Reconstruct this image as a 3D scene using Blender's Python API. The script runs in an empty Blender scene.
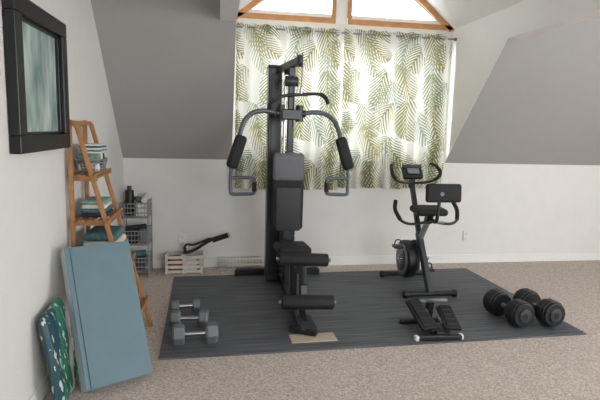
import bpy, bmesh, math, random
import numpy as np
from mathutils import Vector, Matrix
random.seed(7)
scene=bpy.context.scene
try:
    scene.view_settings.view_transform='Standard'
    scene.view_settings.look='None'
except Exception: pass

# ------------------------------------------------------------------ materials
def s2l(c):
    return tuple(((x/255)/12.92 if x/255<=.04045 else (((x/255)+.055)/1.055)**2.4) for x in c)
def mat(name,rgb,rough=.6,metal=0,var=.06,scale=8,bump=0,bscale=60,spec=.5,emis=None):
    m=bpy.data.materials.new(name); m.use_nodes=True
    nt=m.node_tree; N=nt.nodes; L=nt.links
    b=N['Principled BSDF']
    c=s2l(rgb)
    tc=N.new('ShaderNodeTexCoord'); no=N.new('ShaderNodeTexNoise'); no.inputs['Scale'].default_value=scale
    L.new(tc.outputs['Object'],no.inputs['Vector'])
    rp=N.new('ShaderNodeValToRGB')
    rp.color_ramp.elements[0].position=.3; rp.color_ramp.elements[1].position=.7
    rp.color_ramp.elements[0].color=(*[max(0,x*(1-var)) for x in c],1)
    rp.color_ramp.elements[1].color=(*[min(1,x*(1+var)) for x in c],1)
    L.new(no.outputs['Fac'],rp.inputs['Fac']); L.new(rp.outputs['Color'],b.inputs['Base Color'])
    b.inputs['Roughness'].default_value=rough; b.inputs['Metallic'].default_value=metal
    b.inputs['Specular IOR Level'].default_value=spec
    if bump:
        n2=N.new('ShaderNodeTexNoise'); n2.inputs['Scale'].default_value=bscale; n2.inputs['Detail'].default_value=3
        L.new(tc.outputs['Object'],n2.inputs['Vector'])
        bp=N.new('ShaderNodeBump'); bp.inputs['Strength'].default_value=bump; bp.inputs['Distance'].default_value=.01
        L.new(n2.outputs['Fac'],bp.inputs['Height']); L.new(bp.outputs['Normal'],b.inputs['Normal'])
    return m
M={}
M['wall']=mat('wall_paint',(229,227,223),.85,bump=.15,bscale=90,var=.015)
M['slope']=mat('wall_paint_shaded',(168,166,163),.9,bump=.15,bscale=90,var=.015)  # wall paint again, darkened so the slopes carry their shade in the colour
M['trimw']=mat('white_trim',(238,236,232),.5,var=.01)
M['woodtrim']=mat('oak_trim',(196,142,92),.45,var=.15,scale=14)
M['bamboo']=mat('bamboo',(172,122,76),.5,var=.15,scale=16)
M['black']=mat('black_metal',(32,33,36),.32,var=.1)
M['blackp']=mat('black_plastic',(25,25,27),.42,var=.1)
M['foam']=mat('black_foam',(24,24,26),.7,var=.1,bump=.2,bscale=200)
M['gray']=mat('grey_steel',(132,135,138),.4,.3,var=.05)
M['dgray']=mat('dark_grey_steel',(66,68,72),.35,.3,var=.05)
M['arm']=mat('arm_steel',(96,99,103),.32,.3,var=.05)
M['chrome']=mat('chrome',(200,200,205),.2,1,var=.02)
M['vinyl']=mat('grey_vinyl',(98,100,103),.55,var=.08,bump=.2,bscale=150)
M['dvinyl']=mat('charcoal_vinyl',(44,45,48),.55,var=.08,bump=.2,bscale=150)
M['hex']=mat('hex_grey',(112,116,120),.55,.1,var=.08)
M['white']=mat('white_plastic',(230,230,228),.5,var=.02)
M['wire']=mat('white_wire',(215,213,208),.45,var=.03)
M['gwire']=mat('grey_wire',(150,150,150),.4,.3,var=.03)
M['crate']=mat('whitewashed_wood',(205,198,186),.8,var=.12,scale=20)
M['teal']=mat('foam_blue',(108,132,142),.75,var=.04,bump=.1)
M['seam']=mat('foam_seam',(62,80,90),.8,var=.06)
M['teall']=mat('foam_edge',(190,200,202),.8,var=.06)
M['tile']=mat('beige_board',(190,176,156),.7,var=.08)
M['green']=mat('green_cloth',(130,160,142),.85,var=.3,scale=40)
M['mint']=mat('teal_cloth',(78,112,116),.85,var=.3,scale=40)
M['navy']=mat('dark_cloth',(44,50,56),.85,var=.2,scale=30)
M['paper']=mat('paper_white',(222,222,215),.8,var=.08,scale=40)
M['yellow']=mat('yellow_tip',(215,170,60),.5,var=.05)
M['orange']=mat('red_box',(140,80,60),.6,var=.1)
M['frame']=mat('frame_black',(16,16,18),.35,var=.2)
M['screen']=mat('lcd_grey',(120,128,130),.3,var=.03)

def carpet():
    m=bpy.data.materials.new('carpet_beige'); m.use_nodes=True; nt=m.node_tree;N=nt.nodes;L=nt.links;b=N['Principled BSDF']
    tc=N.new('ShaderNodeTexCoord')
    a=N.new('ShaderNodeTexNoise'); a.inputs['Scale'].default_value=85; a.inputs['Detail'].default_value=4; a.inputs['Roughness'].default_value=.65
    L.new(tc.outputs['Object'],a.inputs['Vector'])
    r=N.new('ShaderNodeValToRGB'); r.color_ramp.elements[0].position=.28; r.color_ramp.elements[1].position=.68
    r.color_ramp.elements[0].color=(*s2l((148,134,124)),1); r.color_ramp.elements[1].color=(*s2l((228,215,205)),1)
    L.new(a.outputs['Fac'],r.inputs['Fac'])
    L.new(r.outputs['Color'],b.inputs['Base Color']); b.inputs['Roughness'].default_value=1; b.inputs['Specular IOR Level'].default_value=.1
    bp=N.new('ShaderNodeBump'); bp.inputs['Strength'].default_value=.5; bp.inputs['Distance'].default_value=.01
    L.new(a.outputs['Fac'],bp.inputs['Height']); L.new(bp.outputs['Normal'],b.inputs['Normal'])
    return m
M['carpet']=carpet()
def gymmat():
    m=bpy.data.materials.new('gym_mat_grey'); m.use_nodes=True; nt=m.node_tree;N=nt.nodes;L=nt.links;b=N['Principled BSDF']
    tc=N.new('ShaderNodeTexCoord'); mp=N.new('ShaderNodeMapping'); mp.inputs['Scale'].default_value=(1.2,38,1)
    L.new(tc.outputs['Object'],mp.inputs['Vector'])
    a=N.new('ShaderNodeTexNoise'); a.inputs['Scale'].default_value=1.5; a.inputs['Detail'].default_value=3; L.new(mp.outputs['Vector'],a.inputs['Vector'])
    r=N.new('ShaderNodeValToRGB'); r.color_ramp.elements[0].position=.3; r.color_ramp.elements[1].position=.7
    r.color_ramp.elements[0].color=(*s2l((62,65,69)),1); r.color_ramp.elements[1].color=(*s2l((110,112,116)),1)
    L.new(a.outputs['Fac'],r.inputs['Fac']); L.new(r.outputs['Color'],b.inputs['Base Color'])
    b.inputs['Roughness'].default_value=.6; b.inputs['Specular IOR Level'].default_value=.4
    bp=N.new('ShaderNodeBump'); bp.inputs['Strength'].default_value=.3; bp.inputs['Distance'].default_value=.004
    L.new(a.outputs['Fac'],bp.inputs['Height']); L.new(bp.outputs['Normal'],b.inputs['Normal'])
    return m
M['gymmat']=gymmat()

def curtain_mat():
    m=bpy.data.materials.new('palm_leaf_fabric'); m.use_nodes=True; nt=m.node_tree;N=nt.nodes;L=nt.links
    N.remove(N['Principled BSDF']); out=N['Material Output']
    tc=N.new('ShaderNodeTexCoord')
    def mth(op,a,b=None,c=None):
        n=N.new('ShaderNodeMath'); n.operation=op
        for i,v in enumerate((a,b,c)):
            if v is None: continue
            if isinstance(v,(int,float)): n.inputs[i].default_value=v
            else: L.new(v,n.inputs[i])
        return n.outputs[0]
    sx=N.new('ShaderNodeSeparateXYZ'); L.new(tc.outputs['Object'],sx.inputs[0])
    def layer(off,scale,freq,hl,w,a0,a1):
        cb=N.new('ShaderNodeCombineXYZ')
        L.new(mth('ADD',sx.outputs['X'],off),cb.inputs[0]); L.new(mth('ADD',sx.outputs['Z'],off*1.7),cb.inputs[1])
        v=N.new('ShaderNodeTexVoronoi'); v.voronoi_dimensions='2D'; v.inputs['Scale'].default_value=scale; v.inputs['Randomness'].default_value=.6
        L.new(cb.outputs[0],v.inputs['Vector'])
        sb=N.new('ShaderNodeVectorMath'); sb.operation='SUBTRACT'; L.new(cb.outputs[0],sb.inputs[0]); L.new(v.outputs['Position'],sb.inputs[1])
        sc=N.new('ShaderNodeSeparateColor'); L.new(v.outputs['Color'],sc.inputs[0])
        ang=mth('ADD',mth('MULTIPLY',sc.outputs[0],a1),a0)
        vr=N.new('ShaderNodeVectorRotate'); vr.rotation_type='Z_AXIS'; L.new(sb.outputs[0],vr.inputs['Vector']); L.new(ang,vr.inputs['Angle'])
        s=N.new('ShaderNodeSeparateXYZ'); L.new(vr.outputs[0],s.inputs[0])
        u=s.outputs['X']
        vv=mth('SUBTRACT',s.outputs['Y'],mth('MULTIPLY',mth('MULTIPLY',u,u),.9))
        av=mth('ABSOLUTE',vv)
        st=mth('SINE',mth('MULTIPLY',mth('SUBTRACT',u,mth('MULTIPLY',av,1.5)),freq))
        st=mth('GREATER_THAN',st,mth('ADD',mth('MULTIPLY',av,1.3/w),-.45))
        un=mth('DIVIDE',mth('ABSOLUTE',u),hl)
        e=mth('ADD',mth('POWER',un,2),mth('POWER',mth('DIVIDE',av,w),2))
        env=mth('LESS_THAN',e,1)
        rib=mth('LESS_THAN',av,.0045)
        return mth('MULTIPLY',mth('MAXIMUM',st,rib),env),sc.outputs[1]
    m1,c1=layer(0,3.0,145,.28,.12,.7,1.5)
    m2,c2=layer(3.37,3.0,145,.26,.105,.9,1.5)
    def ramp(f,a,b):
        r=N.new('ShaderNodeMix'); r.data_type='RGBA'; L.new(f,r.inputs[0]); r.inputs[6].default_value=(*s2l(a),1); r.inputs[7].default_value=(*s2l(b),1); return r.outputs[2]
    ca=ramp(c1,(124,128,80),(150,142,90)); cb_=ramp(c2,(144,154,138),(168,168,128))
    x1=N.new('ShaderNodeMix'); x1.data_type='RGBA'; L.new(m2,x1.inputs[0]); x1.inputs[6].default_value=(*s2l((226,225,216)),1); L.new(cb_,x1.inputs[7])
    x2=N.new('ShaderNodeMix'); x2.data_type='RGBA'; L.new(m1,x2.inputs[0]); L.new(x1.outputs[2],x2.inputs[6]); L.new(ca,x2.inputs[7])
    d=N.new('ShaderNodeBsdfDiffuse'); t=N.new('ShaderNodeBsdfTranslucent'); ms=N.new('ShaderNodeMixShader'); ms.inputs[0].default_value=.12
    lt=N.new('ShaderNodeMix'); lt.data_type='RGBA'; lt.inputs[0].default_value=.2; L.new(x2.outputs[2],lt.inputs[6]); lt.inputs[7].default_value=(*s2l((225,223,214)),1)
    L.new(x2.outputs[2],d.inputs[0]); L.new(lt.outputs[2],t.inputs[0]); L.new(d.outputs[0],ms.inputs[1]); L.new(t.outputs[0],ms.inputs[2]); L.new(ms.outputs[0],out.inputs[0])
    return m
M['curtain']=curtain_mat()
def art_mat():
    m=bpy.data.materials.new('misty_painting'); m.use_nodes=True; nt=m.node_tree;N=nt.nodes;L=nt.links;b=N['Principled BSDF']
    tc=N.new('ShaderNodeTexCoord'); mp=N.new('ShaderNodeMapping'); mp.inputs['Scale'].default_value=(1,5,1.6)
    L.new(tc.outputs['Object'],mp.inputs[0])
    a=N.new('ShaderNodeTexNoise'); a.inputs['Scale'].default_value=2.2; a.inputs['Detail'].default_value=5; L.new(mp.outputs[0],a.inputs[0])
    r=N.new('ShaderNodeValToRGB'); r.color_ramp.elements[0].position=.32; r.color_ramp.elements[1].position=.7
    r.color_ramp.elements[0].color=(*s2l((104,134,130)),1); r.color_ramp.elements[1].color=(*s2l((206,218,212)),1)
    L.new(a.outputs['Fac'],r.inputs[0]); L.new(r.outputs[0],b.inputs['Base Color']); b.inputs['Roughness'].default_value=.35
    return m
M['art']=art_mat()
def bagmat():
    m=bpy.data.materials.new('printed_tote'); m.use_nodes=True; nt=m.node_tree;N=nt.nodes;L=nt.links;b=N['Principled BSDF']
    tc=N.new('ShaderNodeTexCoord'); mp=N.new('ShaderNodeMapping'); mp.inputs['Rotation'].default_value=(.35,0,0)
    L.new(tc.outputs['Object'],mp.inputs[0]); s=N.new('ShaderNodeSeparateXYZ'); L.new(mp.outputs[0],s.inputs[0])
    n=N.new('ShaderNodeMath'); n.operation='MULTIPLY_ADD'; n.inputs[1].default_value=1.7; n.inputs[2].default_value=.5; L.new(s.outputs['Y'],n.inputs[0])
    r=N.new('ShaderNodeValToRGB'); r.color_ramp.interpolation='CONSTANT'; e=r.color_ramp.elements
    e[0].position=0; e[0].color=(*s2l((36,74,84)),1); e[1].position=.24; e[1].color=(*s2l((44,112,92)),1)
    for p,c in((.46,(210,216,208)),(.54,(48,118,96)),(.68,(210,218,212)),(.75,(44,104,104))):
        k=e.new(p); k.color=(*s2l(c),1)
    L.new(n.outputs[0],r.inputs[0])
    # pale lettering-like print on the green
    br=N.new('ShaderNodeTexNoise'); br.inputs['Scale'].default_value=24; mp2=N.new('ShaderNodeMapping'); mp2.inputs['Scale'].default_value=(1,1.6,.6); L.new(tc.outputs['Object'],mp2.inputs[0]); L.new(mp2.outputs[0],br.inputs['Vector'])
    cr=N.new('ShaderNodeMath'); cr.operation='GREATER_THAN'; cr.inputs[1].default_value=.6; L.new(br.outputs['Fac'],cr.inputs[0])
    mx=N.new('ShaderNodeMix'); mx.data_type='RGBA'; L.new(cr.outputs[0],mx.inputs[0]); L.new(r.outputs[0],mx.inputs[6]); mx.inputs[7].default_value=(*s2l((196,208,198)),1)
    L.new(mx.outputs[2],b.inputs['Base Color']); b.inputs['Roughness'].default_value=.4
    return m
M['bag']=bagmat()

# ------------------------------------------------------------------ builder
class B:
    def __init__(s,name): s.name=name; s.v=[];s.f=[];s.mi=[];s.sm=[];s.mats=[]
    def m(s,k):
        if k not in s.mats: s.mats.append(k)
        return s.mats.index(k)
    def add(s,vs,fs,k,smooth):
        o=len(s.v); s.v+= [tuple(x) for x in vs]; i=s.m(k)
        for f in fs: s.f.append([o+a for a in f]); s.mi.append(i); s.sm.append(smooth)
    def addbm(s,bm,k,smooth,mtx=None):
        if mtx is not None: bm.transform(mtx)
        bm.verts.index_update()
        s.add([v.co[:] for v in bm.verts],[[v.index for v in f.verts] for f in bm.faces],k,smooth); bm.free()
    def box(s,c,size,k,bev=0,rot=None,segs=2,smooth=False):
        bm=bmesh.new(); bmesh.ops.create_cube(bm,size=1)
        bmesh.ops.scale(bm,vec=size,verts=bm.verts)
        if bev: bmesh.ops.bevel(bm,geom=bm.edges[:],offset=min(bev,min(size)*.49),segments=segs,profile=.5,affect='EDGES')
        R=Matrix.Identity(4)
        if rot is not None:
            R=rot.to_4x4() if isinstance(rot,Matrix) else (Matrix.Rotation(rot[2],4,'Z')@Matrix.Rotation(rot[1],4,'Y')@Matrix.Rotation(rot[0],4,'X'))
        s.addbm(bm,k,smooth,Matrix.Translation(c)@R)
    def beam(s,a,b,w,h,k,bev=.004,side=(1,0,0)):
        a=Vector(a);b=Vector(b);z=(b-a);l=z.length;z.normalize();x=Vector(side);x=(x-z*x.dot(z)).normalized();y=z.cross(x)
        R=Matrix((x,y,z)).transposed()
        s.box((a+b)/2,(w,h,l),k,bev,R)
    def tube(s,pts,r,k,n=12,smooth=True,sub=5,cap=True):
        P=[Vector(p) for p in pts]
        if sub>1 and len(P)>2:
            Q=[]
            for i in range(len(P)-1):
                p0=P[max(i-1,0)];p1=P[i];p2=P[i+1];p3=P[min(i+2,len(P)-1)]
                for j in range(sub):
                    t=j/sub
                    Q.append(.5*((2*p1)+(p2-p0)*t+(2*p0-5*p1+4*p2-p3)*t*t+(3*p1-p0-3*p2+p3)*t**3))
            Q.append(P[-1]); P=Q
        rs=r if isinstance(r,(list,tuple)) else None
        T=[(P[min(i+1,len(P)-1)]-P[max(i-1,0)]).normalized() for i in range(len(P))]
        a=Vector((0,0,1)) if abs(T[0].z)<.9 else Vector((1,0,0))
        x=(a-T[0]*a.dot(T[0])).normalized()
        vs=[];fs=[]
        for i,p in enumerate(P):
            x=(x-T[i]*x.dot(T[i])).normalized(); y=T[i].cross(x)
            rr=r if rs is None else rs[0]+(rs[1]-rs[0])*i/(len(P)-1)
            for j in range(n):
                t=2*math.pi*j/n; vs.append(p+x*math.cos(t)*rr+y*math.sin(t)*rr)
        for i in range(len(P)-1):
            for j in range(n):
                fs.append([i*n+j,i*n+(j+1)%n,(i+1)*n+(j+1)%n,(i+1)*n+j])
        s.add(vs,fs,k,smooth)
        if cap:
            s.add(vs[:n],[list(range(n))[::-1]],k,False); s.add(vs[-n:],[list(range(n))],k,False)
    def cyl(s,a,b,r,k,n=20,bev=0,smooth=True):
        a=Vector(a);b=Vector(b)
        if not bev: s.tube([a,b],r,k,n,smooth); return
        s.lathe(a,b,[(0,0),(r-bev,0),(r-bev*.3,bev*.3),(r,bev),(r,-bev),(r-bev*.3,-bev*.3),(r-bev,-0.0001),(0,-.0001)],k,n,smooth)
    def lathe(s,a,b,prof,k,n=24,smooth=True):
        a=Vector(a);b=Vector(b);z=b-a;l=z.length;z.normalize();q=Vector((0,0,1)) if abs(z.z)<.9 else Vector((1,0,0))
        x=(q-z*q.dot(z)).normalized();y=z.cross(x)
        vs=[];fs=[]
        for r,h in prof:
            if h<0: h=l+h
            for j in range(n):
                t=2*math.pi*(j+.5)/n; vs.append(a+z*h+x*math.cos(t)*max(r,1e-4)+y*math.sin(t)*max(r,1e-4))
        for i in range(len(prof)-1):
            for j in range(n): fs.append([i*n+j,i*n+(j+1)%n,(i+1)*n+(j+1)%n,(i+1)*n+j])
        s.add(vs,fs,k,smooth)
    def ell(s,c,r,k,rot=None):
        bm=bmesh.new(); bmesh.ops.create_uvsphere(bm,u_segments=20,v_segments=12,radius=1)
        bmesh.ops.scale(bm,vec=r,verts=bm.verts)
        s.addbm(bm,k,True,Matrix.Translation(c)@(rot.to_4x4() if rot else Matrix.Identity(4)))
    def poly(s,pts,ext,k):
        n=len(pts);p=[Vector(a) for a in pts];e=Vector(ext);vs=p+[a+e for a in p]
        fs=[list(range(n)),list(range(2*n-1,n-1,-1))]+[[i,i+n,(i+1)%n+n,(i+1)%n] for i in range(n)]
        s.add(vs,fs,k,False)
    def make(s,M4=None):
        me=bpy.data.meshes.new(s.name); me.from_pydata(s.v,[],s.f)
        for k in s.mats: me.materials.append(M[k])
        me.polygons.foreach_set('material_index',s.mi); me.polygons.foreach_set('use_smooth',s.sm)
        bm=bmesh.new(); bm.from_mesh(me); bmesh.ops.recalc_face_normals(bm,faces=bm.faces); bm.to_mesh(me); bm.free()
        me.update(); o=bpy.data.objects.new(s.name,me); scene.collection.objects.link(o)
        xs=np.array([v.co[:] for v in me.vertices]); c=Vector(((xs[:,0].min()+xs[:,0].max())/2,(xs[:,1].min()+xs[:,1].max())/2,xs[:,2].min()))
        me.transform(Matrix.Translation(-c)); o.location=c
        return o

# ------------------------------------------------------------------ room
ZK,SL,XL,XR=1.162,1.0816,1.096,3.479
ZC=3.6; YF=-8.0; XE=7.2
b=B('floor'); b.box((XE/2,YF/2,-.05),(XE+.4,-YF+.4,.1),'carpet'); b.make()
b=B('wall_left'); b.box((-.075,YF/2,1.85),(.15,-YF+.3,3.9),'wall'); b.make()
b=B('wall_right')
b.box((XE+.075,-1.5,1.85),(.15,3.3,3.9),'wall'); b.box((XE+.075,-6.9,1.85),(.15,2.5,3.9),'wall')
b.box((XE+.075,-4.4,.4),(.15,2.5,1.0),'wall'); b.box((XE+.075,-4.4,3.1),(.15,2.5,1.4),'wall'); b.make()
b=B('wall_front')
b.box((.9,YF-.075,1.85),(2.1,.15,3.9),'wall'); b.box((6.2,YF-.075,1.85),(2.3,.15,3.9),'wall')
b.box((3.5,YF-.075,.35),(3.2,.15,.9),'wall'); b.box((3.5,YF-.075,3.1),(3.2,.15,1.4),'wall'); b.make()
b=B('wall_back')
b.box((XE/2,.075,ZK/2),(XE+.3,.15,ZK),'wall')
W0,W1,WZ0,WZ1=1.17,3.405,1.22,2.40
b.box(((XL-.2+XR+.2)/2,.075,(ZK+WZ0)/2),(XR-XL+.4,.15,WZ0-ZK),'wall')
b.box(((XL-.2+W0)/2,.075,(WZ0+WZ1)/2),(W0-XL+.2,.15,WZ1-WZ0),'wall')
b.box(((XR+.2+W1)/2,.075,(WZ0+WZ1)/2),(XR+.2-W1,.15,WZ1-WZ0),'wall')
b.box(((XL+XR)/2,.075,(WZ1+2.6)/2),(XR-XL+.4,.15,2.6-WZ1),'wall')
b.box((2.225,.075,3.1),(.13,.15,1.0),'trimw')
b.make()
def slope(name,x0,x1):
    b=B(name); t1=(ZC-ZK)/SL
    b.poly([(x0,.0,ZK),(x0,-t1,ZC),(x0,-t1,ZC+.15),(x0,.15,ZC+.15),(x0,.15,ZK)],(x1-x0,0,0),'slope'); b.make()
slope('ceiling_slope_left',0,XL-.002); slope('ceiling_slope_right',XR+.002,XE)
t=(2.342-ZK)/SL
for nm,x0 in(('wall_dormer_left',XL-.13),('wall_dormer_right',XR)):
    b=B(nm)
    b.poly([(x0,0,ZK+.005),(x0,-t,2.342),(x0,-4.6,2.342),(x0,-4.6,ZC+.02),(x0,.1,ZC+.02),(x0,.1,ZK+.005)],(.13,0,0),'wall'); b.make()
xm=(XL+XR)/2; RZ=2.61+.8*(xm-XL)
b=B('ceiling_dormer')
for x0 in(XL-.002,XR+.002):
    b.poly([(x0,.15,2.61),(xm,.15,RZ),(xm,.15,RZ+.1),(x0,.15,2.71)],(0,-4.75,0),'wall')
b.make()
b=B('ceiling'); b.box((XE/2,(YF-2.2)/2,ZC+.05),(XE+.3,-YF-2.2+.3,.1),'wall')
b.box((XE/2,-1.1,ZC+.1),(XE+.3,2.5,.1),'wall'); b.make()
def base(name,a,bb,n):
    b=B(name); a=Vector(a);bb=Vector(bb);c=(a+bb)/2;d=bb-a
    s=(abs(d.x) or .014,abs(d.y) or .014,.1); b.box((c.x+n[0]*.007,c.y+n[1]*.007,.05),s,'trimw',.004)
    b.make()
base('baseboard_back',(.014,0,0),(XE,0,0),(0,-1)); base('baseboard_left',(0,YF,0),(0,0,0),(1,0)); base('baseboard_right',(XE,YF,0),(XE,-.014,0),(-1,0))
def casing(name,sgn):
    b=B(name)
    xo=XL if sgn<0 else XR; xi=2.16 if sgn<0 else 2.29
    s=-sgn
    b.box(((xo+xi)/2,-.012,2.625),(abs(xi-xo),.024,.055),'woodtrim',.004)
    L_=abs(xi-xo)
    b.beam((xo+s*.02,-.012,2.61+.8*.02-.02+.0),(xi,-.012,2.61+.8*L_-.05),.024,.07,'woodtrim',.004,side=(0,1,0))
    b.box((xi-s*.02,-.012,(2.65+2.61+.8*L_-.05)/2),(.045,.022,.8*L_-.1),'woodtrim',.004)
    b.box(((xo+xi)/2+s*.06,.03,2.675),(L_-.16,.04,.04),'trimw',.003)
    b.beam((xo+s*.11,.03,2.66),(xi,.03,2.61+.8*L_-.13),.04,.04,'trimw',.003,side=(0,1,0))
    b.make()
casing('window_1',-1); casing('window_2',1)
b=B('window_3')
for x in(W0+.03,(W0+W1)/2,W1-.03): b.box((x,.08,(WZ0+WZ1)/2),(.05,.05,WZ1-WZ0),'trimw',.004)
for z in(WZ0+.03,WZ1-.03): b.box(((W0+W1)/2,.08,z),(W1-W0,.052,.05),'trimw',.004)
b.make()

# curtains
def curtain(name,x0,x1,z0,z1,ph):
    nx,nz=220,24; vs=[];fs=[]
    for j in range(nz+1):
        z=z0+(z1-z0)*j/nz; fz=1-j/nz
        for i in range(nx+1):
            u=i/nx; x=x0+(x1-x0)*u
            a=.018+.016*fz
            y=-.085+a*math.sin(u*2*math.pi*8+ph+.5*math.sin(u*9))+.016*fz*math.sin(u*2*math.pi*3.3+ph*2)
            xx=x+.006*math.sin(z*3+ph)*fz
            zz=z+.006*math.sin(u*17+ph)*(fz>.99)
            if j==nz: zz+=.010*math.sin(u*2*math.pi*8+ph)
            vs.append((xx,y,zz))
    for j in range(nz):
        for i in range(nx):
            k=j*(nx+1)+i; fs.append([k,k+1,k+nx+2,k+nx+1])
    b=B(name); b.add(vs,fs,'curtain',True); return b.make()
curtain('curtain',1.13,2.232,.86,2.53,.4); curtain('curtain',2.245,3.44,.88,2.535,1.9)
b=B('curtain_rod'); b.cyl((XL+.005,-.085,2.495),(XR-.005,-.085,2.495),.009,'gray')
b.cyl((XL+.002,-.085,2.495),(XL+.02,-.085,2.495),.018,'gray'); b.cyl((XR-.02,-.085,2.495),(XR-.002,-.085,2.495),.018,'gray'); b.make()

for x,z in((.585,.31),(3.80,.32)):
    b=B('power_outlet'); b.box((x,-.006,z),(.075,.012,.12),'white',.004)
    for dz in(-.028,.028):
        b.box((x,-.0135,z+dz),(.036,.006,.034),'white',.003); b.box((x-.007,-.017,z+dz),(.003,.002,.012),'blackp'); b.box((x+.007,-.017,z+dz),(.003,.002,.012),'blackp')
    b.make()

# ------------------------------------------------------------------ picture
b=B('framed_painting')
y0,y1,z0,z1=-2.83,-2.04,1.35,2.08
fwd=.085
for (ya,yb,za,zb) in((y0,y1,z0,z0+fwd),(y0,y1,z1-fwd,z1),(y0,y0+fwd,z0+fwd,z1-fwd),(y1-fwd,y1,z0+fwd,z1-fwd)):
    b.box((.03,(ya+yb)/2,(za+zb)/2),(.055,yb-ya,zb-za),'frame',.006)
i=.085
for (ya,yb,za,zb) in((y0+i,y1-i,z0+i,z0+i+.015),(y0+i,y1-i,z1-i-.015,z1-i),(y0+i,y0+i+.015,z0+i,z1-i),(y1-i-.015,y1-i,z0+i,z1-i)):
    b.box((.02,(ya+yb)/2,(za+zb)/2),(.03,yb-ya,zb-za),'frame',.004)
b.box((.01,(y0+y1)/2,(z0+z1)/2),(.012,y1-y0-.1,z1-z0-.1),'art'); b.make()

# ------------------------------------------------------------------ exercise floor mat
th=.0282
b=B('exercise_floor_mat')
b.box((3.16/2,-1.82/2,.006),(3.16,1.82,.012),'gymmat',.003)
o=b.make(); 
R=Matrix.Rotation(th,4,'Z'); loc=Matrix.Translation((.5266,-.3563,0))@R@Matrix.Translation(o.location)
o.matrix_world=loc
MZ=.0125

# ------------------------------------------------------------------ home gym
b=B('home_gym_machine'); cx=1.565
K='black'
b.beam((1.14,-.36,.04+MZ),(1.98,-.36,.04+MZ),.07,.05,K,.006,side=(0,0,1))
b.beam((cx,-.36,.045+MZ),(cx,-1.9,.045+MZ),.06,.06,K,.006)
b.box((1.14,-.36,.03+MZ),(.03,.07,.06),'blackp',.006); b.box((1.98,-.36,.03+MZ),(.03,.07,.06),'blackp',.006)
b.box((1.475,-.55,1.03+MZ),(.125,.16,2.03),'dgray',.012)
b.box((1.475,-.635,1.03+MZ),(.075,.012,1.9),K,.004)
b.box((1.475,-.55,2.06),(.135,.17,.03),'blackp',.008)
for dx in(-.05,.05): b.cyl((1.60+dx*.8,-.66,.05),(1.60+dx*.8,-.66,1.95),.01,'chrome')
for i in range(12): b.box((1.60,-.66,.12+i*.05),(.15,.11,.044),K,.004)
b.beam((cx+.01,-.9,.06),(cx+.01,-.98,2.02),.055,.06,K,.006)
b.beam((1.475,-.52,2.02),(1.62,-1.12,2.06),.05,.06,K,.006)
b.beam((1.60,-.66,1.93),(1.60,-.95,1.93),.05,.05,K,.006)
for p in((1.62,-1.10,2.06),(1.555,-.82,2.02),(1.50,-.6,2.0)):
    b.cyl((p[0]-.014,p[1],p[2]),(p[0]+.014,p[1],p[2]),.05,'dgray',24,.006)
    b.box((p[0]-.021,p[1],p[2]+.005),(.004,.06,.12),K); b.box((p[0]+.021,p[1],p[2]+.005),(.004,.06,.12),K)
b.cyl((cx-.05,-1.0,1.9),(cx+.06,-1.0,1.9),.045,'dgray',24,.006)
b.cyl((cx+.03,-1.02,1.5),(cx+.03,-1.02,1.88),.004,'gray',8)
b.tube([(1.37,-1.1,1.66),(1.385,-1.1,1.71),(1.45,-1.1,1.755),(1.53,-1.1,1.775),(1.64,-1.1,1.785),(1.76,-1.1,1.795),(1.83,-1.1,1.78),(1.87,-1.1,1.72)],.014,K)
b.cyl((1.64,-1.1,1.79),(1.64,-1.12,2.02),.004,'gray',8); b.cyl((1.64,-1.1,1.78),(1.64,-1.1,1.84),.012,'chrome',10)
b.tube([(1.37,-1.1,1.655),(1.383,-1.1,1.705),(1.42,-1.1,1.74)],.018,'foam'); b.tube([(1.80,-1.1,1.795),(1.845,-1.1,1.77),(1.875,-1.1,1.715)],.018,'foam')
b.box((cx,-1.0,1.62),(.16,.09,.09),K,.01)
b.cyl((cx-.13,-1.0,1.63),(cx+.13,-1.0,1.63),.032,K)
for s in(-1,1):
    X=lambda d: cx+s*d
    b.tube([(X(.1),-1.0,1.63),(X(.22),-1.01,1.645),(X(.32),-1.02,1.625),(X(.39),-1.04,1.56),(X(.425),-1.06,1.47),(X(.445),-1.08,1.38),(X(.47),-1.1,1.28),(X(.505),-1.1,1.15)],.021,'arm')
    b.cyl((X(.08),-1.0,1.56),(X(.08),-1.0,1.70),.035,K)
    d=Vector((X(.50),-1.125,1.17))-Vector((X(.415),-1.125,1.43)); d.normalize(); x=Vector((1,0,0)); x=(x-d*x.dot(d)).normalized(); y=d.cross(x)
    b.box(Vector((X(.46),-1.135,1.30)),(.1,.075,.285),'foam',.03,Matrix((x,y,d)).transposed(),4,True)
    b.tube([(X(.495),-1.1,1.2),(X(.507),-1.1,1.1),(X(.507),-1.1,.975),(X(.495),-1.11,.945),(X(.42),-1.12,.945),(X(.33),-1.13,.95),(X(.31),-1.14,.97),(X(.31),-1.14,1.05),(X(.325),-1.13,1.08),(X(.42),-1.12,1.085),(X(.50),-1.11,1.08)],.015,'arm')
    b.tube([(X(.31),-1.14,.97),(X(.31),-1.14,1.05)],.02,'foam')
b.beam((cx-.01,-1.0,.52),(cx-.01,-.96,1.3),.05,.05,K)
b.box((cx-.01,-1.1,1.15),(.05,.2,.05),K,.005); b.box((cx-.01,-1.1,.75),(.05,.2,.05),K,.005)
b.box((1.525,-1.235,.98),(.265,.055,.64),'foam',.026,(.03,0,0),4,True)
b.box((1.525,-1.245,1.185),(.262,.062,.235),'vinyl',.03,(.03,0,0),4,True)
b.box((1.527,-1.262,.84),(.21,.03,.37),'dvinyl',.012,(.03,0,0),3,True)
b.box((1.545,-1.42,.545),(.27,.33,.07),'foam',.03,(-.06,0,0),4,True)
b.beam((cx,-1.40,.06),(cx,-1.40,.52),.055,.055,K)
b.beam((cx,-1.0,.46),(cx,-1.64,.46),.05,.05,K)
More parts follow.
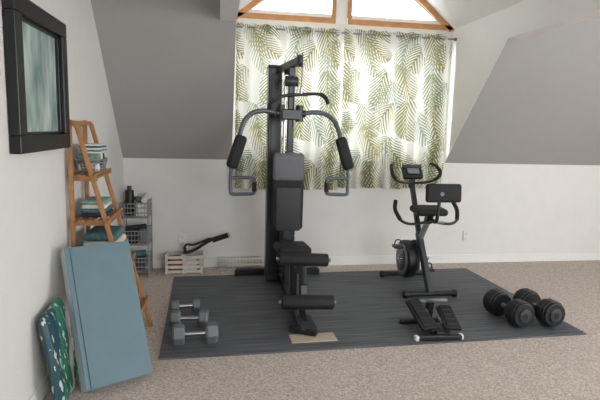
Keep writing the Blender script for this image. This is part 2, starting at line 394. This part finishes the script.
b.beam((cx+.03,-1.62,.54),(cx+.03,-1.66,.10+MZ),.045,.045,K)
b.beam((cx+.03,-1.64,.48),(cx+.03,-1.74,.20),.045,.045,K)
b.cyl((1.41,-1.66,.525),(1.79,-1.66,.505),.05,'foam',20,.012)
b.cyl((1.42,-1.78,.225),(1.815,-1.78,.21),.055,'foam',20,.012)
for p,q in(((1.39,-1.66,.525),(1.81,-1.66,.505)),((1.40,-1.78,.225),(1.835,-1.78,.21))): b.cyl(p,q,.014,'gray')
b.cyl((cx+.03,-1.64,.46),(cx+.03,-1.72,.33),.03,K)
b.beam((1.48,-1.84,.035+MZ),(1.66,-1.95,.035+MZ),.05,.05,K,.006,side=(0,0,1))
b.box((cx+.03,-1.85,.075+MZ),(.12,.16,.02),'dgray',.005,(.3,0,.2))
b.beam((cx+.03,-1.9,.03+MZ),(cx+.01,-1.66,.20),.04,.04,K)
b.make()
b=B('floor_protector_board'); b.box((1.63,-1.965,MZ+.004),(.33,.14,.008),'tile',.002,(0,0,.03)); b.make()

# ------------------------------------------------------------------ exercise bike
b=B('exercise_bike'); cx=2.86
for y in(-.53,-1.18):
    b.tube([(cx-.23,y,.035+MZ),(cx+.235,y,.035+MZ)],.026,K)
    for s in(-1,1): b.cyl((cx+s*.215,y,.034+MZ),(cx+s*.255,y,.034+MZ),.034,'blackp',16,.006)
b.beam((cx,-1.18,.04+MZ),(cx,-.84,.55),.05,.075,'dgray',.01); b.beam((cx,-.86,.52),(cx,-.60,1.0),.045,.045,K,.008)
b.beam((cx,-.53,.04+MZ),(cx,-.84,.42),.05,.07,'dgray',.01); b.beam((cx,-.82,.40),(cx,-1.06,.72),.042,.042,'gray',.006)
b.cyl((cx-.05,-.83,.44),(cx+.05,-.83,.44),.03,'blackp')
b.cyl((cx-.13,-.78,.27),(cx-.03,-.78,.27),.185,'blackp',36,.02); b.cyl((cx-.138,-.78,.27),(cx-.128,-.78,.27),.15,'gray',36,.004)
b.cyl((cx-.142,-.78,.27),(cx-.136,-.78,.27),.115,'dgray',36,.002)
b.cyl((cx-.15,-.78,.27),(cx-.13,-.78,.27),.05,'gray',24,.004)
b.box((cx-.03,-.8,.27),(.1,.2,.2),'blackp',.03)
b.cyl((cx-.19,-.84,.29),(cx+.12,-.84,.29),.013,'chrome')
b.beam((cx-.18,-.84,.29),(cx-.18,-.93,.43),.02,.025,'gray'); b.beam((cx+.11,-.84,.29),(cx+.11,-.76,.15),.02,.025,'gray')
for x,y,z in((cx-.235,-.93,.43),(cx+.165,-.76,.15)):
    b.box((x,y,z),(.09,.09,.028),'blackp',.008); b.tube([(x-.035,y,z+.01),(x-.02,y,z+.06),(x+.02,y,z+.06),(x+.035,y,z+.01)],.006,'blackp')
b.beam((cx,-.61,.95),(cx,-.60,1.06),.05,.05,'blackp')
b.box((cx-.01,-.62,1.10),(.2,.05,.14),'blackp',.015,(-.7,0,0),3)
b.box((cx-.01,-.645,1.12),(.12,.012,.06),'screen',.003,(-.7,0,0))
b.box((cx-.01,-.60,1.165),(.2,.02,.03),'dgray',.006,(-.4,0,0))
for s in(-1,1):
    b.tube([(cx,-.62,1.0),(cx+s*.08,-.63,1.0),(cx+s*.17,-.66,1.02),(cx+s*.225,-.70,1.06),(cx+s*.245,-.70,1.12),(cx+s*.235,-.64,1.17),(cx+s*.19,-.58,1.19)],.014,K)
    b.tube([(cx+s*.2,-.69,1.04),(cx+s*.238,-.71,1.08),(cx+s*.247,-.69,1.13),(cx+s*.232,-.63,1.172)],.018,'foam')
b.beam((cx,-1.04,.68),(cx,-1.07,.76),.06,.06,'blackp')
b.box((cx+.0,-1.04,.79),(.29,.25,.065),'foam',.032,(.05,0,0),4,True)
b.ell((cx,-.93,.79),(.09,.09,.035),'foam')
b.tube([(cx,-1.1,.72),(cx,-1.21,.72),(cx,-1.235,.78),(cx+.01,-1.235,.93)],.016,K)
b.box((cx+.045,-1.23,.975),(.33,.05,.165),'foam',.025,(-.08,0,0),4,True)
b.cyl((cx+.02,-1.262,.97),(cx+.02,-1.245,.97),.018,'gray')
for s in(-1,1):
    b.tube([(cx,-1.08,.70),(cx+s*.12,-1.1,.68),(cx+s*.22,-1.09,.68),(cx+s*.285,-1.05,.72),(cx+s*.30,-.98,.80),(cx+s*.28,-.93,.86)],.013,K)
    b.tube([(cx+s*.275,-1.06,.71),(cx+s*.302,-.99,.79),(cx+s*.28,-.93,.865)],.019,'foam')
b.cyl((cx,-1.16,.70),(cx+.1,-1.16,.70),.012,'gray')
b.make()

# ------------------------------------------------------------------ mini stepper
b=B('mini_stepper'); cx=2.565; z=MZ; oy=-.045
def Y(y): return y+oy
b.beam((cx-.2,Y(-2.03),z+.02),(cx+.14,Y(-2.05),z+.02),.035,.04,'blackp',.008,side=(0,0,1))
for x in(cx-.2,cx+.14): b.box((x,Y(-2.04),z+.02),(.03,.042,.038),'white',.008)
b.beam((cx-.19,Y(-1.72),z+.02),(cx+.21,Y(-1.70),z+.02),.035,.04,'blackp',.008,side=(0,0,1))
for x in(cx-.19,cx+.21): b.box((x,Y(-1.71),z+.02),(.03,.042,.038),'blackp',.008)
b.beam((cx-.01,Y(-2.03),z+.035),(cx+.02,Y(-1.70),z+.035),.06,.03,'blackp',.006)
b.beam((cx+.02,Y(-1.72),z+.03),(cx+.02,Y(-1.75),z+.19),.05,.05,'blackp')
b.cyl((cx-.13,Y(-1.75),z+.19),(cx+.16,Y(-1.74),z+.19),.014,'gray')
for s,h in((-1,.17),(1,.11)):
    px=cx+.01+s*.1
    b.beam((px-s*.01,Y(-2.0),z+.06),(px+s*.03,Y(-1.73),z+h+.02),.125,.03,'blackp',.01)
    b.beam((px-s*.01,Y(-1.99),z+.08),(px+s*.03,Y(-1.75),z+h+.037),.09,.012,'foam',.004)
    for i in range(5):
        t=i/4; yy=Y(-1.98+.22*t); zz=z+.088+(h-.043)*t
        b.box((px+s*(.035*t-.01),yy,zz+.002),(.08,.006,.004),'dgray')
    b.cyl((px-s*.045,Y(-1.98),z+.03),(px-s*.045,Y(-1.82),z+h-.03),.016,'chrome')
    b.cyl((px-s*.045,Y(-1.98),z+.03),(px-s*.045,Y(-1.92),z+.06),.022,'dgray')
b.tube([(cx-.02,Y(-1.76),z+.2),(cx+.02,Y(-1.80),z+.215),(cx+.06,Y(-1.76),z+.2)],.008,'gray')
b.make()

# ------------------------------------------------------------------ adjustable dumbbells
def bigdb(x0,y0,x1,y1):
    b=B('adjustable_dumbbell'); r=.106; z=MZ+r
    a=Vector((x0,y0,z)); c=Vector((x1,y1,z)); d=(c-a).normalized()
    for p,s in((a,-1),(c,1)):
        q=p-d*.065; 
        for i in range(6):
            o=q+d*(i*.022); rr=r*(.9 if i in(0,5) else 1.0)
            b.cyl(o,o+d*.0195,rr,'blackp',14,.006,smooth=False)
        b.cyl(q,q+d*.13,r*.8,'black',20)
        e=p+d*s*.068
        b.cyl(e-d*s*.008,e+d*s*.006,r*.5,'dgray',20,.003)
        b.cyl(e,e+d*s*.01,r*.2,'black',16)
    b.cyl(a,c,.016,'chrome'); b.cyl(a+d*.07,c-d*.07,.019,'gray')
    b.make()
bigdb(3.245,-1.64,3.28,-1.90); bigdb(3.51,-1.65,3.535,-1.91)

# ------------------------------------------------------------------ hex dumbbells
def hexdb(cx,y,w,r,a=0):
    b=B('hex_dumbbell'); z=MZ+r*.866; d=Vector((math.cos(a),math.sin(a),0)); c=Vector((cx,y,z)); hl=r*1.15
    for s in(-1,1):
        p=c+d*s*(w/2-hl/2); 
        aa=p-d*hl/2; bb=p+d*hl/2
        b.lathe(aa,bb,[(0,0),(r*.8,0),(r,r*.2),(r,-r*.2),(r*.8,-.0001),(0,-.0001)],'hex',6,False)
        e=p+d*s*hl/2; b.cyl(e-d*s*.002,e+d*s*.003,r*.45,'dgray',16)
    b.tube([c-d*(w/2-hl),c-d*(w/5),c,c+d*(w/5),c+d*(w/2-hl)],.015,'chrome')
    b.make()
hexdb(.80,-1.95,.31,.074,.06); hexdb(.745,-1.64,.28,.064,-.05); hexdb(.70,-1.34,.23,.054,.1)

# ------------------------------------------------------------------ ladder shelf
b=B('ladder_shelf'); ya,yb=-1.98,-1.60
def legx(z): return .075+.385*(1-z/1.5)
for y in(ya,yb):
    b.beam((.035,y,0),(.035,y,1.52),.026,.03,'bamboo',.004)
    b.beam((.46,y,0.003),(.075,y,1.5),.028,.024,'bamboo',.004)
b.beam((.055,ya-.02,1.5),(.055,yb+.02,1.5),.045,.03,'bamboo',.004)
for z in(1.17,.88,.55,.22):
    xf=legx(z)+.03
    for y in(ya,yb): b.beam((.03,y+ (.02 if y==ya else -.02),z-.02),(xf,y+(.02 if y==ya else -.02),z-.02),.018,.03,'bamboo',.003,side=(0,1,0))
    n=max(2,int((xf-.03)/.045))
    for i in range(n):
        x=.04+(xf-.05)*i/(n-1)
        b.box((x,(ya+yb)/2,z),(.034,yb-ya+.05,.012),'bamboo',.003)
    b.box((xf+.0,(ya+yb)/2,z+.0),(.014,yb-ya+.07,.035),'bamboo',.003)
b.make()
# oval wire basket of rolled cloths on the top tier
b=B('basket_of_cloths')
hh=1.18; c0=Vector((.12,-1.79,hh))
def oval(rx,ry,z,r,k):
    b.tube([(c0.x+rx*math.cos(a*math.pi/12),c0.y+ry*math.sin(a*math.pi/12),z) for a in range(25)],r,k,6,sub=1)
for i in range(5): oval(.07+.006*i,.125+.006*i,hh+.006+i*.02,.0045,'gwire')
for a in range(18):
    t=a*math.pi/9; b.tube([(c0.x+.07*math.cos(t),c0.y+.125*math.sin(t),hh+.003),(c0.x+.094*math.cos(t),c0.y+.149*math.sin(t),hh+.088)],.003,'gwire',6,sub=1)
for i,(k,dy,dz) in enumerate((('paper',-.085,.04),('navy',-.03,.04),('green',.03,.04),('paper',.085,.04),('green',-.06,.095),('paper',0,.10),('navy',.055,.095))):
    b.cyl((c0.x-.06,c0.y+dy,hh+dz),(c0.x+.065,c0.y+dy,hh+dz+.004*(i%3)),.03,k,14,.008)
for i,(k,w) in enumerate((('paper',.2),('green',.19),('paper',.2),('mint',.17),('paper',.18))):
    b.box((c0.x+.005,c0.y+.01,hh+.132+.012*i),(.125,w,.011),k,.004,(0,0,.12*(-1)**i))
b.make()
b=B('folded_blanket')
hh=.5575
for i,(k,w) in enumerate((('mint',.24),('green',.25),('paper',.23),('mint',.22))):
    b.box((.19,-1.79,hh+.03),(w,.30,.056),k,.026,None,4,True); hh+=.057
b.make()
b=B('folded_towels')
hh=.888
for i,(k,w) in enumerate((('navy',.165),('mint',.16),('paper',.155),('green',.15))):
    b.box((.145,-1.79,hh+.014),(w,.25-.012*i,.027),k,.012,(0,0,.04*(-1)**i),3,True); hh+=.0275
b.make()

# ------------------------------------------------------------------ folded foam mat
b=B('folding_foam_mat')
e=Vector((.335,.185,0)).normalized(); l=Vector((-.175,.325,.74)); l=(l-e*l.dot(e)).normalized(); n=e.cross(l)
if n.y>0: n=-n
O=Vector((.25,-2.64,.06)); Wd,Ht=.375,.81; R=Matrix((e,n,l)).transposed()
if R.determinant()<0: R=Matrix((e,-n,l)).transposed()
for i in range(4):
    T=.031
    c=O+e*Wd/2+l*Ht/2-n*(T*(i+.5))
    b.box(c,(Wd,T*.86,Ht),'teall',.007,R)
    if i in(0,3): b.box(c+n*(T*.34 if i==0 else -T*.34),(Wd*.998,T*.3,Ht*.998),'teal',.004,R)
    if i<3: b.box(c-n*T*.5,(Wd*.985,T*.16,Ht*.985),'seam',0,R)
# stitched seam piping just inside the folded edge
c=O+e*.028+l*Ht/2
b.box(c+n*.0012,(.004,.003,Ht*.985),'seam',.001,R)
b.make()
# ------------------------------------------------------------------ printed tote leaning on wall
b=B('printed_tote_bag')
nu,nv=28,28
for side in(1,-1):
    vs=[];fs=[]
    for j in range(nv+1):
        for i in range(nu+1):
            u=i/nu*2-1; v=j/nv
            tk=.032*(max(0,1-u**8))**.5*(max(0,1-(2*v-1)**10))**.5
            y=-2.555+u*(.165-.01*v)+.03*v; zz=.006+v*.50+.008*math.sin(u*3)*v
            x=.135-.085*v+side*tk+.004*math.sin(u*9+v*7)
            vs.append((max(x,.018),y,zz))
    for j in range(nv):
        for i in range(nu):
            k=j*(nu+1)+i; fs.append([k,k+1,k+nu+2,k+nu+1])
    b.add(vs,fs,'bag',True)
b.make()

# ------------------------------------------------------------------ corner basket rack
b=B('tiered_wire_basket_stand')
x0,x1,y0,y1=.03,.28,-.34,-.06
for x in(x0,x1):
    for y in(y0,y1): b.cyl((x,y,0),(x,y,.76),.006,'gwire',8)
for z in(.06,.33,.60):
    for h in(0,.05,.10,.14):
        b.tube([(x0,y0,z+h),(x1,y0,z+h),(x1,y1,z+h),(x0,y1,z+h),(x0,y0,z+h)],.0045,'gwire',6,sub=1)
    for i in range(9):
        x=x0+(x1-x0)*i/8; b.tube([(x,y0,z+.14),(x,y0,z),(x,y1,z),(x,y1,z+.14)],.003,'gwire',6,sub=1)
        y=y0+(y1-y0)*i/8; b.tube([(x0,y,z+.14),(x0,y,z),(x1,y,z),(x1,y,z+.14)],.003,'gwire',6,sub=1)
b.make()
b=B('gym_accessories')
b.cyl((.09,-.2,.606),(.09,-.2,.86),.042,'blackp',16,.01); b.cyl((.09,-.2,.86),(.09,-.2,.9),.022,'dgray',12)
b.box((.21,-.2,.67),(.1,.16,.13),'white',.01); b.box((.2,-.2,.765),(.12,.1,.05),'dgray',.015,(0,.2,.3))
b.cyl((.24,-.28,.76),(.24,-.12,.80),.03,'wire',14,.006)
b.box((.11,-.2,.41),(.13,.2,.15),'blackp',.02,(0,0,.1)); b.box((.22,-.18,.40),(.08,.18,.13),'gray',.02)
b.cyl((.1,-.27,.49),(.25,-.22,.50),.025,'navy',14,.006)
b.box((.15,-.2,.13),(.2,.2,.13),'dgray',.03); b.cyl((.1,-.25,.215),(.24,-.2,.225),.03,'mint',14,.006)
b.make()

# ------------------------------------------------------------------ crate
b=B('slatted_crate')
x0,x1,y0,y1,h=.43,.80,-.24,-.03,.2
for x in(x0+.012,x1-.012):
    for y in(y0+.012,y1-.012): b.box((x,y,h/2),(.022,.022,h),'crate',.002)
for i in range(4):
    z=.025+i*.05
    for y in(y0,y1): b.box(((x0+x1)/2,y,z),(x1-x0,.008,.030),'crate',.002)
    for x in(x0,x1): b.box((x,(y0+y1)/2,z),(.008,y1-y0,.030),'crate',.002)
b.box(((x0+x1)/2,(y0+y1)/2,.012),(x1-x0-.02,y1-y0-.02,.01),'crate')
b.box(((x0+x1)/2,y0-.006,h/2),(.03,.006,h),'crate',.001)
b.box((.52,-.13,.09),(.13,.13,.14),'orange',.008,(0,0,.2)); b.box((.68,-.13,.08),(.14,.14,.12),'paper',.008,(0,0,-.1))
b.make()
b=B('ab_exercise_bar')
P=lambda x,z,y=-.13:(x,y,z)
b.tube([P(.60,.20),P(.66,.205),P(.74,.24),P(.80,.28),P(.88,.325),P(.95,.34)],.016,'blackp')
b.tube([P(.90,.325),P(1.0,.36),P(1.06,.38)],.028,'foam'); b.cyl(P(1.055,.378),P(1.078,.387),.026,'yellow',14,.004)
b.tube([P(.64,.20),P(.61,.245),P(.64,.285),P(.70,.28),P(.79,.31),P(.86,.34),P(.90,.335)],.012,'blackp')
b.cyl((.62,-.19,.225),(.62,-.07,.225),.013,'blackp')
b.make()
b=B('low_wire_rack')
x0,x1,y0,y1,h=.96,1.42,-.14,-.03,.12
for z in(.015,h*.5,h): b.tube([(x0,y0,z),(x1,y0,z),(x1,y1,z),(x0,y1,z),(x0,y0,z)],.006,'wire',6,sub=1)
for i in range(14):
    x=x0+(x1-x0)*i/13; b.tube([(x,y0,h),(x,y0,.006),(x,y1,.006),(x,y1,h)],.004,'wire',6,sub=1)
b.make()

# ------------------------------------------------------------------ lights
w=bpy.data.worlds.new('sky'); scene.world=w; w.use_nodes=True
bg=w.node_tree.nodes['Background']; bg.inputs[0].default_value=(.88,.94,1,1); bg.inputs[1].default_value=5.5
def area(name,loc,sx,sy,power,dirv,col):
    d=bpy.data.lights.new(name,'AREA'); d.shape='RECTANGLE'; d.size=sx; d.size_y=sy; d.energy=power; d.color=col
    o=bpy.data.objects.new(name,d); scene.collection.objects.link(o); o.location=loc
    o.rotation_euler=Vector(dirv).to_track_quat('-Z','Z').to_euler(); return o
area('fill_rear_opening',(3.5,YF+.05,1.6),3.0,1.4,60,(0,1,0),(.98,.985,1))  # fill lamp added behind the camera, in an assumed unseen opening
area('fill_side_opening',(XE-.05,-4.4,1.65),2.3,1.4,80,(-1,0,0),(.98,.985,1))  # added fill at an unseen right-wall opening, brightens the left wall
area('daylight_dormer_window',(2.29,.45,1.9),2.0,1.2,40,(0,-1,-.2),(.96,.98,1))

# ------------------------------------------------------------------ camera
yaw,pitch,roll,f=.1647,.1405,.0262,502.4
fw=Vector((math.sin(yaw)*math.cos(pitch),math.cos(yaw)*math.cos(pitch),-math.sin(pitch)))
r=Vector((math.cos(yaw),-math.sin(yaw),0)); u=r.cross(fw)
Rr=r*math.cos(roll)+u*math.sin(roll); Uu=-r*math.sin(roll)+u*math.cos(roll)
cam=bpy.data.cameras.new('camera'); co=bpy.data.objects.new('camera',cam); scene.collection.objects.link(co)
mm=Matrix((Rr,Uu,-fw)).transposed().to_4x4(); mm.translation=Vector((.9486,-5.3372,1.5)); co.matrix_world=mm
cam.sensor_width=36; cam.lens=f/600*36; scene.camera=co
